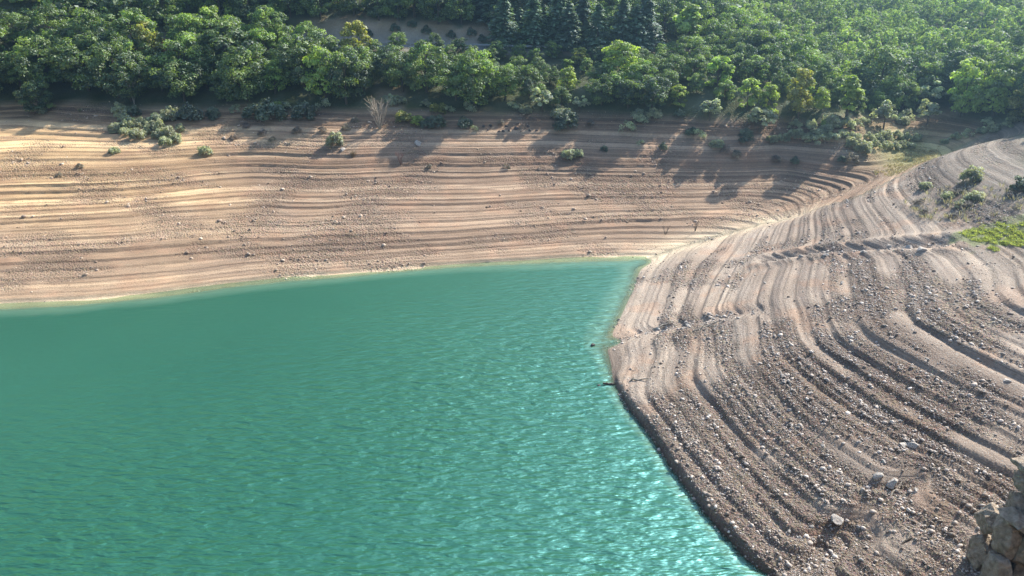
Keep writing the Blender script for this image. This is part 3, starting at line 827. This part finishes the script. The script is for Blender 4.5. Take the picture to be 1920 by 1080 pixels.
# ------------------------------------------------------------------ shrubs on the banks
SH = {'g': [shrub_mesh(s, M_SAGE) for s in (1, 2, 3)], 'd': [shrub_mesh(s, M_DARKB) for s in (4, 5)], 'l': [shrub_mesh(6, M_LIME), shrub_mesh(7, M_YELLOW)],
      'b': [shrub_mesh(s, M_BROWNB, 26, 60, .06) for s in (8, 9)], 's': [brush_mesh(10, M_STRAW)], 'p': [shrub_mesh(11, M_PALE, 20, 40, .06)]}
SHN = dict(g="rounded_shrub", d="dark_shrub", l="light_green_shrub", b="dry_bush", s="straw_bush", p="silvery_shrub")
LC = ("grey-green domed shrub in the dense clump at the left below the dark wood", "shrubs of the left clump")
RC = ("grey-green domed shrub in the thicket at the mouth of the side valley", "shrubs of the valley thicket")
def shrub(k, u, v, r, label, group=None, tall=1.0):
    x, y, z = hit(u, v, ground); dist = y * CP + (CAM_H - z) * SP; w = (1.1 if k in 'bs' else 1.45) * r * dist / FPX
    o = link(SHN[k], SH[k][rnd.randrange(len(SH[k]))], loc=(x, y, z - .08)); o.rotation_euler = (0, 0, rnd.uniform(0, 6.28))
    o.scale = (w * 1.05, w * 1.05, w * tall * rnd.uniform(.95, 1.15)); tag(o, label, "shrub" if k in 'gdlp' else "bush", group)
for u, v, r in ((226, 216, 13), (232, 228, 11), (246, 240, 13), (219, 247, 12), (236, 252, 10), (260, 260, 14), (278, 234, 10), (265, 238, 10), (298, 230, 13), (325, 218, 11),
                (317, 226, 12), (296, 246, 13), (312, 258, 14), (295, 260, 9), (331, 268, 9), (312, 272, 11), (337, 245, 8), (282, 250, 11)):
    shrub('g', u, v, r * 1.0, *LC, tall=1.2)
for u, v, r in ((1447, 264, 10), (1469, 262, 11), (1490, 240, 11), (1491, 256, 13), (1510, 264, 10), (1537, 268, 14), (1532, 253, 12), (1560, 261, 12), (1549, 244, 11), (1581, 255, 10),
                (1587, 240, 13), (1601, 260, 11), (1600, 277, 13), (1618, 286, 13), (1640, 276, 10), (1645, 266, 10), (1658, 263, 14), (1662, 277, 10), (1676, 279, 10), (1690, 276, 9), (1704, 277, 10),
                (1628, 262, 9), (1520, 240, 10), (1570, 236, 9), (1605, 236, 10), (1680, 258, 10), (1700, 262, 9), (1720, 262, 8)):
    shrub('g', u, v, r, *RC)
for a in (('d', 250, 218, 13, "dark shrub at the top of the left shrub clump"), ('d', 357, 224, 20, "large dark shrub at the right end of the left clump"),
          ('d', 400, 222, 12, "dark shrub in the shade, right of the left clump's large dark shrub"), ('g', 215, 287, 9, "lone grey shrub below the left clump"),
          ('g', 385, 289, 11, "lone round shrub with a long shadow, below and right of the left clump"), ('b', 438, 261, 9, "small brown bush in the tree shade, right of the left clump"),
          ('d', 475, 222, 16, "dark shrub under the wood, leftmost of three in a row"), ('d', 511, 224, 22, "widest dark shrub under the wood, middle of three in a row"),
          ('d', 570, 222, 18, "dark shrub under the wood, rightmost of three in a row"), ('b', 461, 239, 9, "dry brown bush below the leftmost dark shrub under the wood"),
          ('b', 493, 252, 10, "dry brown bush below the widest dark shrub under the wood"), ('b', 557, 250, 11, "tall dry bush below the rightmost dark shrub under the wood"),
          ('b', 605, 247, 10, "dry brown bush between the tall dry bush and the grey-green dome"), ('b', 648, 243, 9, "dry bush just above and right of the lone grey-green dome"),
          ('b', 665, 229, 9, "dry bush left of the bare branching shrub"), ('g', 628, 272, 14, "lone grey-green dome shrub in the middle of the upper bank, left of the bare shrub"),
          ('b', 511, 266, 9, "low brown bush left of the lone grey-green dome"), ('s', 662, 295, 11, "straw coloured tuft below the lone grey-green dome"),
          ('l', 757, 226, 13, "bright yellow-green shrub right of the bare branching shrub"), ('l', 783, 232, 11, "smaller bright green shrub beside the bright yellow-green one"),
          ('d', 800, 238, 11, "dark green shrub right of the two bright shrubs"), ('d', 820, 238, 14, "wider dark shrub at the right end of the bright shrub group"),
          ('b', 805, 314, 7, "small brown tuft on the bank right of the reddish dead shrub"), ('d', 873, 238, 12, "dark round shrub beside a pale one on the upper bank in mid picture"),
          ('p', 889, 244, 7, "small pale shrub touching the dark round one on the upper bank"), ('d', 1060, 240, 21, "large dark shrub on the bare bank below the silvery twin trees"),
          ('b', 1107, 234, 9, "brown bush right of the large dark shrub below the twin trees"), ('d', 1200, 225, 10, "small dark shrub near the wood above the whitish shrub"),
          ('p', 1175, 247, 14, "whitish shrub alone on the upper bank right of centre"), ('g', 1066, 294, 12, "left one of two round shrubs side by side in mid bank"),
          ('g', 1084, 294, 9, "right one of two round shrubs side by side in mid bank"), ('d', 1133, 282, 6, "tiny upright shrub right of the two round shrubs"),
          ('p', 1200, 272, 7, "tiny pale shrub below the whitish shrub"), ('d', 1243, 279, 7, "tiny dark shrub right of the tiny pale shrub"),
          ('b', 940, 232, 8, "brown bush above the scatter of dark rocks"), ('b', 950, 315, 8, "low brown tuft on the bank below the dark rocks"),
          ('d', 1273, 217, 9, "small dark shrub at the wood's edge left of the pale forked tree"), ('p', 1310, 257, 11, "pale spindly shrub below the pale forked tree"),
          ('d', 1295, 252, 9, "dark shrub left of the pale spindly shrub"), ('g', 1344, 274, 12, "domed shrub right of the pale spindly shrub"),
          ('d', 1397, 264, 13, "dark dome shrub left of the valley thicket"), ('b', 1380, 294, 11, "brown bush below the dark dome left of the valley thicket"),
          ('b', 1360, 285, 12, "grey-brown bush between the domed shrub and the brown bush"), ('b', 1597, 304, 14, "wide dry bush below the valley thicket"),
          ('d', 1578, 302, 7, "small dark shrub beside the wide dry bush below the thicket"), ('b', 1455, 302, 11, "brown tuft on the bank below the left end of the thicket"),
          ('d', 1490, 305, 7, "small dark tuft on the bank below the middle of the thicket"), ('g', 1820, 340, 17, "olive round shrub on the terraced right bank near the crest"),
          ('d', 1916, 356, 17, "dark shrub at the right edge, lower right of the olive round shrub"), ('g', 1735, 352, 10, "small grey shrub on the crest, left of the olive round shrub"),
          ('b', 150, 315, 9, "low brown tuft on the sunlit sand at the far left"), ('b', 112, 330, 8, "fainter brown tuft lower left on the sunlit sand"),
          ('s', 150, 210, 7, "straw tuft at the wood's edge right of the lone small tree"), ('g', 80, 212, 9, "green shrub at the foot of the lone small tree at the far left")):
    shrub(*a)
for u, v, r in ((1790, 262, 9), (1815, 256, 10), (1840, 250, 9), (1862, 246, 11), (1885, 240, 10), (1770, 268, 7), (1900, 232, 12), (1850, 232, 9)):
    shrub('p' if u % 2 else 'g', u, v, r, "low pale shrub along the top of the terraced crest at the right", "shrubs along the crest")

for i in range(62):
    u = rnd.uniform(930, 1700) if i < 48 else rnd.uniform(380, 900)
    if any(abs(u - q[0]) < 26 for q in VIEW): continue
    shrub(rnd.choice('glgpgp'), u, float(np.interp(u, TLU, TLV)) + rnd.uniform(8, 20), rnd.uniform(8, 14), "low leafy shrub in the fringe along the foot of the wood", "shrubs at the foot of the wood")

for i in range(9):
    shrub('b' if i % 4 else 'g', rnd.uniform(1690, 1915), rnd.uniform(352, 412), rnd.uniform(8, 16), 'low scrubby bush on the upper right bank between the crest and the green grass', 'scrub on the upper right bank', tall=.7)
for u, v in ((690, 66), (742, 58), (800, 62), (846, 70), (885, 66), (772, 50), (905, 78), (660, 58)):
    shrub('d', u, v, 8, 'small dark shrub on the tan cut bank above the road', 'shrubs on the cut bank')

def branchy(name, u, v, hpx, mat, label, cat, seed, n=14, spread=.45):
    x, y, z = hit(u, v, ground); dist = y * CP + (CAM_H - z) * SP; h = hpx * dist / FPX
    rg = np.random.RandomState(seed); P = []
    for k in range(n):
        a = rg.uniform(0, 6.283); q = rg.uniform(.1, spread) * h; l = h * rg.uniform(.7, 1.05)
        p0 = np.array([0, 0, -.15]); p2 = np.array([q * math.cos(a), q * math.sin(a), l]); p1 = p2 * .5 + rg.normal(size=3) * .04 * h
        P.append(tube([p0, p1, p2], [.035 * h * .5, .012 * h, .004 * h], 4))
        for j in range(4):
            s = p1 + (p2 - p1) * rg.uniform(0, .8); e = s + np.array([math.cos(a) * .4, math.sin(a) * .4, 1]) * h * .22 + rg.normal(size=3) * .08 * h
            P.append(tube([s, (s + e) / 2, e], [.007 * h, .006 * h, .003 * h], 3))
    vv, ff = join(P); o = link(name, mesh_np(name, vv, ff, mat), loc=(x, y, z)); tag(o, label, cat)
branchy("bare_shrub", 712, 242, 54, M_DEAD, "bare pale branching shrub on the upper bank below the gap in the wood", "dead shrub", 1, 20, .42)
branchy("bare_shrub", 752, 310, 26, M_REDW, "small reddish dead shrub with a long shadow on the middle of the bank", "dead shrub", 2, 8, .5)
branchy("bare_tree", 252, 196, 48, M_DEAD, "thin pale bare tree standing before the dark wood above the left clump", "dead tree", 3, 6, .2)
branchy("dead_shrub", 1248, 440, 18, M_DARKW, "small dark dead shrub on the bank above the tip of the inlet", "dead shrub", 4, 6, .6)
branchy("dead_shrub", 1303, 434, 22, M_DARKW, "thin dead shrub at the bottom of the pale gully", "dead shrub", 6, 5, .4)
branchy("bare_shrub", 838, 258, 18, M_DEAD, "thin bare twig right below the bright shrub group", "dead shrub", 7, 4, .4)

# ------------------------------------------------------------------ stones
def scatter_stones(name, pts, sizes, cols, label, seed):
    rg = np.random.RandomState(seed); n = len(pts)
    V = np.repeat(ICO_V[None], n, 0) * (1 + rg.uniform(-.28, .28, (n, 12, 1)))
    V = V * np.stack([rg.uniform(.7, 1.35, n), rg.uniform(.6, 1.1, n), rg.uniform(.4, .8, n)], 1)[:, None]
    a = rg.uniform(0, 6.283, n); c, s = np.cos(a)[:, None], np.sin(a)[:, None]; b = rg.uniform(-.5, .5, n); cb, sb = np.cos(b)[:, None], np.sin(b)[:, None]
    x, y, z = V[..., 0], V[..., 1], V[..., 2]
    x, z = x * cb - z * sb, x * sb + z * cb
    x, y = x * c - y * s, x * s + y * c
    V = np.stack([x, y, z], -1) * sizes[:, None, None] + pts[:, None]
    F = ICO_F[None] + 12 * np.arange(n)[:, None, None]
    o = link(name, mesh_np(name, V.reshape(-1, 3), F.reshape(-1, 3), M_STONE, {"col": np.repeat(cols, 12, 0)}))
    tag(o, label, "stones", kind="stuff")
rg = np.random.RandomState(12)
def stone_cols(n, warm=0.0):
    t = rg.beta(.9, 1.3, n)[:, None]
    return (np.array([.20, .155, .12]) * (1 - t) + np.array([.66, .59, .52]) * t) * (1 + rg.uniform(-.1, .1, (n, 1))) * np.array([1 + warm, 1, 1 - warm])
# right bank
N = 400000
sx_ = rg.uniform(7, 48, N); sy_ = rg.uniform(29, 92, N)
den = mask('rough', sx_, sy_) * .85 + .10 * sstep(70, 45, sy_) + .9 * np.exp(-(mask('rd1', sx_, sy_) / .9) ** 2) + .8 * np.exp(-(mask('rd2', sx_, sy_) / .9) ** 2) + .03
den = den * (.3 + .7 * sstep(-.35, .25, mask('band', sx_, sy_))) * (.45 + .55 * sstep(-.3, .3, fbm(sx_ / 2.2, sy_ / 2.2, 61, 2))) * (.35 + .65 * sstep(95, 45, sy_))
zz_ = ground(sx_, sy_)
k = (rg.uniform(0, 1, N) < den * .95) & (mask('right', sx_, sy_) > .5) & (zz_ > -.15)
sx_, sy_, zz_ = sx_[k], sy_[k], zz_[k]
sz = .024 + .032 * rg.pareto(2.9, len(sx_)); sz = np.clip(sz, .02, .17)
scatter_stones("rubble", np.c_[sx_, sy_, zz_ + sz * .15], sz, stone_cols(len(sx_)), "broken stones strewn over the terraces of the right bank", 1)
# far bank
N = 110000
sx_ = rg.uniform(-75, 45, N); sy_ = rg.uniform(66, 120, N); zz_ = ground(sx_, sy_)
den = (mask('rough', sx_, sy_) * .5 + .02) * mask('bare', sx_, sy_) * (sstep(.0, .5, fbm(sx_ / 4, sy_ / 2, 63, 2)) + .15)
k = (rg.uniform(0, 1, N) < den) & (mask('right', sx_, sy_) < .5) & (zz_ > -.05)
sx_, sy_, zz_ = sx_[k], sy_[k], zz_[k]
sz = np.clip(.05 + .06 * rg.pareto(3.2, len(sx_)), .04, .28)
scatter_stones("scattered_stones", np.c_[sx_, sy_, zz_ + sz * .1], sz, stone_cols(len(sx_), .1), "small stones in patches over the bare far bank", 2)

BO = [rock_mesh("boulder", s, M_ROCK, (1, .85, .62)) for s in (1, 2, 3, 4)]
DK = [rock_mesh("dark_rock", s, M_DKROCK, (1, .85, .7), 2) for s in (5, 6)]
def shoreground(x, y):
    return np.maximum(ground(x, y), 0.0)
def boulder(u, v, r, label, group=None, dark=False):
    x, y, z = hit(u, v, shoreground); dist = y * CP + (CAM_H - z) * SP; w = r * dist / FPX
    o = link("dark_rock" if dark else "boulder", (DK if dark else BO)[rnd.randrange(2 if dark else 4)], loc=(x, y, z + w * .2))
    o.scale = (w, w, w); o.rotation_euler = (rnd.uniform(-.3, .3), rnd.uniform(-.3, .3), rnd.uniform(0, 6.28)); tag(o, label, "boulder" if not dark else "rock", group)
boulder(1672, 908, 15, "large pale boulder above the dark ravine in the lower right rubble")
boulder(1645, 895, 12, "flat white stone left of the large pale boulder")
boulder(1568, 976, 15, "long pale slab at the left end of the dark ravine")
boulder(1887, 716, 9, "bright white stone alone near the right edge of the gravel slope")
boulder(1712, 838, 11, "pale boulder on the ridge line above the large pale boulder")
boulder(1692, 836, 9, "smaller pale boulder touching the one on the ridge line")
boulder(1728, 470, 10, "big block in the rubble line across the right bank")
boulder(1705, 466, 8, "second block in the rubble line, left of the big block")
boulder(785, 270, 9, "lone pale boulder with a shadow on the upper far bank")
boulder(642, 282, 7, "pale boulder beside the straw coloured tuft")
for i in range(40):
    u, v = rnd.uniform(1460, 1905), rnd.uniform(760, 1060)
    if u - 1400 < (v - 760) * .25: continue
    boulder(u, v, rnd.uniform(3, 6.5), "pale angular boulder lying in the lower right rubble", "boulders of the lower right rubble")
for i in range(20):
    t = rnd.random(); u, v = 1180 + 240 * t + rnd.uniform(-8, 8), 628 - 46 * t + rnd.uniform(-6, 8)
    boulder(u, v, rnd.uniform(3, 6), "pale slab in the line of rocks running up from the headland", "rocks above the headland")
for i in range(16):
    t = rnd.random(); boulder(1500 + 260 * t, 478 - 20 * t + rnd.uniform(-6, 6), rnd.uniform(3, 6), "grey block in the rubble line across the right bank", "blocks of the rubble line")
for i, (u, v) in enumerate(((907, 238), (915, 244), (936, 247), (944, 247), (955, 245), (967, 242), (971, 233), (990, 238), (994, 246), (1006, 246), (920, 236), (950, 238))):
    boulder(u, v, rnd.uniform(3, 5), "small dark rock in the scatter on the upper bank in mid picture", "dark rocks on the upper bank", True)
boulder(1112, 648, 5, "dark stone poking out of the water off the headland", None, True)
boulder(1122, 724, 4, "dark stone in the water at the end of the log", None, True)

# ------------------------------------------------------------------ driftwood
def stick(name, a, b, r, mat, label, lift=(0, 0), seed=0):
    pa, pb = np.array(hit(*a, shoreground)), np.array(hit(*b, shoreground)) if b else None
    if b is None: pb = pa + np.array([.15, .05, lift[1]])
    pa = pa + np.array([0, 0, r * .5 - (.3 if b is None else 0)]); pb = pb + np.array([0, 0, r * .5 + (lift[1] if b is not None else 0)])
    rg_ = np.random.RandomState(seed); n = 7
    path = [pa + (pb - pa) * t + rg_.normal(size=3) * .03 * np.linalg.norm(pb - pa) * math.sin(math.pi * t) for t in np.linspace(0, 1, n)]
    P = [tube([q - pa for q in path], [r * (1 - .55 * i / (n - 1)) for i in range(n)], 7)]
    for j in range(2):
        s = path[2 + 2 * j] - pa; e = s + (pb - pa) * .14 + rg_.normal(size=3) * .1 * np.linalg.norm(pb - pa)
        P.append(tube([s, (s + e) / 2, e], [r * .4, r * .3, r * .12], 5))
    vv, ff = join(P); o = link(name, mesh_np(name, vv, ff, mat, smooth=True), loc=pa); tag(o, label, "driftwood")
stick("driftwood_log", (1152, 722), (1130, 722), .14, M_DARKW, "dark log reaching from the shore into the water", (0, .1), 1)
stick("driftwood_log", (1160, 719), (1215, 712), .10, M_DEAD, "pale log lying on the shore behind the dark one in the water", (0, .05), 2)
stick("upright_stick", (1553, 795), None, .06, M_DEAD, "thin pale stick standing upright in the gravel slope", (0, 1.3), 3)
stick("fallen_branch", (1664, 940), (1690, 908), .06, M_DEAD, "thin pale branch lying across the dark ravine", (0, .15), 4)
stick("fallen_branch", (1690, 1022), (1742, 990), .06, M_DARKW, "dark branch lying on the layered ledges at the lower right", (0, .15), 5)
stick("driftwood_log", (1225, 618), (1262, 608), .11, M_DEAD, "bleached log in the line of rocks above the headland", (0, .1), 6)
stick("driftwood_log", (1300, 622), (1345, 606), .10, M_DEAD, "bleached log lower in the line of rocks above the headland", (0, .1), 7)

# ------------------------------------------------------------------ crag at the lower right
def block_mesh(seed, size):
    """angular joint block: a boxy form split by planes, with a rough broken skin"""
    rng = np.random.RandomState(seed); n = 20
    g = np.linspace(-1, 1, n + 1); V, F = [], []
    n = 26; g = np.linspace(-1, 1, n + 1)
    for ax in range(3):
        for sg in (-1, 1):
            o = len(V)
            for a in g:
                for b in g:
                    p = [0, 0, 0]; p[ax] = sg; p[(ax + 1) % 3] = a; p[(ax + 2) % 3] = b; V.append(p)
            for i in range(n):
                for j in range(n):
                    q = [o + i * (n + 1) + j, o + (i + 1) * (n + 1) + j, o + (i + 1) * (n + 1) + j + 1, o + i * (n + 1) + j + 1]
                    F.append(q if sg > 0 else q[::-1])
    V = np.array(V, float)
    V = V / (np.abs(V) ** 9).sum(1, keepdims=True) ** (1 / 9)
    for _ in range(16):
        d = rng.normal(size=3); d /= np.linalg.norm(d); V = V - np.outer(np.maximum(V @ d - rng.uniform(.72, 1.1), 0), d)
    W = V * np.array(size); r = 1 + .0 * W[:, 0]
    off = .09 * fbm(W[:, 0] * .8 + W[:, 1] * .8 + seed, W[:, 2] * .6, seed, 4) + .06 * fbm(W[:, 0] * 2.6 + seed, W[:, 2] * 2.2 + W[:, 1] * 2.6, seed + 5, 4)
    W = W + V / np.linalg.norm(V, axis=1, keepdims=True) * off[:, None]
    return mesh_np("block", W, F, M_CRAG)
def build_crag():
    cx, cy, _ = hit(1905, 1085); cz = float(ground(cx, cy)) - 1.2
    root = link("rock_crag", None, loc=(cx, cy, cz)); tag(root, "tall weathered rock crag of upright blocks at the lower right corner", "rock")
    rg_ = np.random.RandomState(6); sd = 100
    COLS = [(-1.55, -.5, .55, .8, 3.7), (-.75, -1.1, .5, .7, 4.6), (-.55, .2, .75, .8, 5.2), (.35, -1.2, .65, .8, 6.3), (.75, .1, .8, .9, 7.3), (1.6, -1.0, .7, .9, 8.0),
            (2.2, .3, .9, 1.0, 9.0), (3.1, -.8, .9, 1.0, 9.6), (3.9, .4, 1.0, 1.1, 10.2), (-1.3, .9, .6, .7, 3.0)]
    for dx, dy, hw, hd, H_ in COLS:
        H_ *= 1.42
        z0 = 0.0
        while z0 < H_ - .3:
            hh = min(rg_.uniform(.6, 1.6), max(.35, (H_ - z0) / 2)); sd += 1
            o = link("block", block_mesh(sd, (hw * rg_.uniform(.9, 1.12), hd * rg_.uniform(.9, 1.1), hh)), root, (dx + rg_.uniform(-.1, .1), dy + rg_.uniform(-.12, .12), z0 + hh))
            o.rotation_euler = (rg_.uniform(-.05, .05), rg_.uniform(-.06, .06), rg_.uniform(-.2, .2)); z0 += 2 * hh - .08
build_crag()

# ------------------------------------------------------------------ grass and dry brush on the right bank
def tufts(name, pts, h, mat, label, cat, seed, blades=7, spread=.16, wid=.02):
    rg_ = np.random.RandomState(seed); n = len(pts)
    P = np.repeat(pts, blades, 0); m = len(P); a = rg_.uniform(0, 6.283, m); q = rg_.uniform(.3, 1, m)
    hh = np.repeat(h, blades) * rg_.uniform(.6, 1.15, m)
    b0 = P + np.c_[np.cos(a) * spread * .4, np.sin(a) * spread * .4, np.full(m, -.03)]
    tip = P + np.c_[np.cos(a) * (spread + .5 * hh * q), np.sin(a) * (spread + .5 * hh * q), hh]
    s = np.c_[-np.sin(a), np.cos(a), np.zeros(m)] * wid; mid = b0 * .45 + tip * .55 + np.c_[np.zeros((m, 2)), hh * .14]
    V = np.stack([b0, mid - s, tip, mid + s], 1).reshape(-1, 3)
    o = link(name, mesh_np(name, V, np.arange(4 * m).reshape(m, 4), mat, {"tone": np.repeat(rg_.uniform(0, 1, m), 4)})); tag(o, label, cat, kind="stuff")
def patch(poly, n, seed):
    rg_ = np.random.RandomState(seed); us = [p[0] for p in poly]; vs = [p[1] for p in poly]
    W = np.array([hit(u, v)[:2] for u, v in poly]); lo, hi = W.min(0), W.max(0)
    x, y = rg_.uniform(lo[0], hi[0], n), rg_.uniform(lo[1], hi[1], n)
    nz = 1.4 * fbm(x / 2.5, y / 2.5, seed, 2)
    k = inpoly(x + nz, y + nz * .6, [tuple(w) for w in W]) & (fbm(x / 1.3, y / 1.3, seed + 1, 2) > -.35)
    x, y = x[k], y[k]; return np.c_[x, y, ground(x, y)]
p = patch([(1795, 440), (1835, 425), (1920, 412), (1990, 410), (1980, 455), (1900, 462), (1850, 468)], 5000, 3)
tufts("grass", p, .05 + .16 * np.random.RandomState(2).uniform(0, 1, len(p)) ** 2, M_GRASS, "bright green grass patch on the right bank at the right edge", "grass", 1)
p = patch([(1640, 320), (1690, 285), (1760, 270), (1770, 285), (1725, 305), (1690, 325)], 3000, 7)
tufts("grass", p, np.full(len(p), .16), M_STRAW, "thin yellowish grass on the valley floor behind the terraced crest", "grass", 2)
p = patch([(1690, 385), (1740, 350), (1830, 338), (1960, 345), (1990, 410), (1880, 405), (1800, 425), (1730, 415)], 230, 11)
tufts("dry_brush", p, .25 + .45 * np.random.RandomState(1).uniform(0, 1, len(p)), M_BRUSH, "grey dry brush covering the upper right bank below the crest", "brush", 3, 12, .3, .03)

# ------------------------------------------------------------------ the air
def build_haze():
    x0, x1, y0, y1, z0, z1 = -700, 700, -300, 900, -40, 170
    V = [(x, y, z) for z in (z0, z1) for y in (y0, y1) for x in (x0, x1)]
    F = [(0, 2, 3, 1), (4, 5, 7, 6), (0, 1, 5, 4), (2, 6, 7, 3), (0, 4, 6, 2), (1, 3, 7, 5)]
    me = bpy.data.meshes.new("haze"); me.from_pydata(V, [], F); me.update()
    m, nt, out = new_mat("hazy_air")
    vol = nd(nt, "ShaderNodeVolumePrincipled"); vol.inputs["Color"].default_value = (0.38, 0.68, 1.0, 1)
    vol.inputs["Density"].default_value = HAZE; vol.inputs["Anisotropy"].default_value = 0.84
    nt.links.new(vol.outputs[0], out.inputs["Volume"]); me.materials.append(m)
    tag(link("haze", me), "thin bluish haze hanging in the air of the valley", "haze", kind="stuff")
HAZE = 0.0012
build_haze()
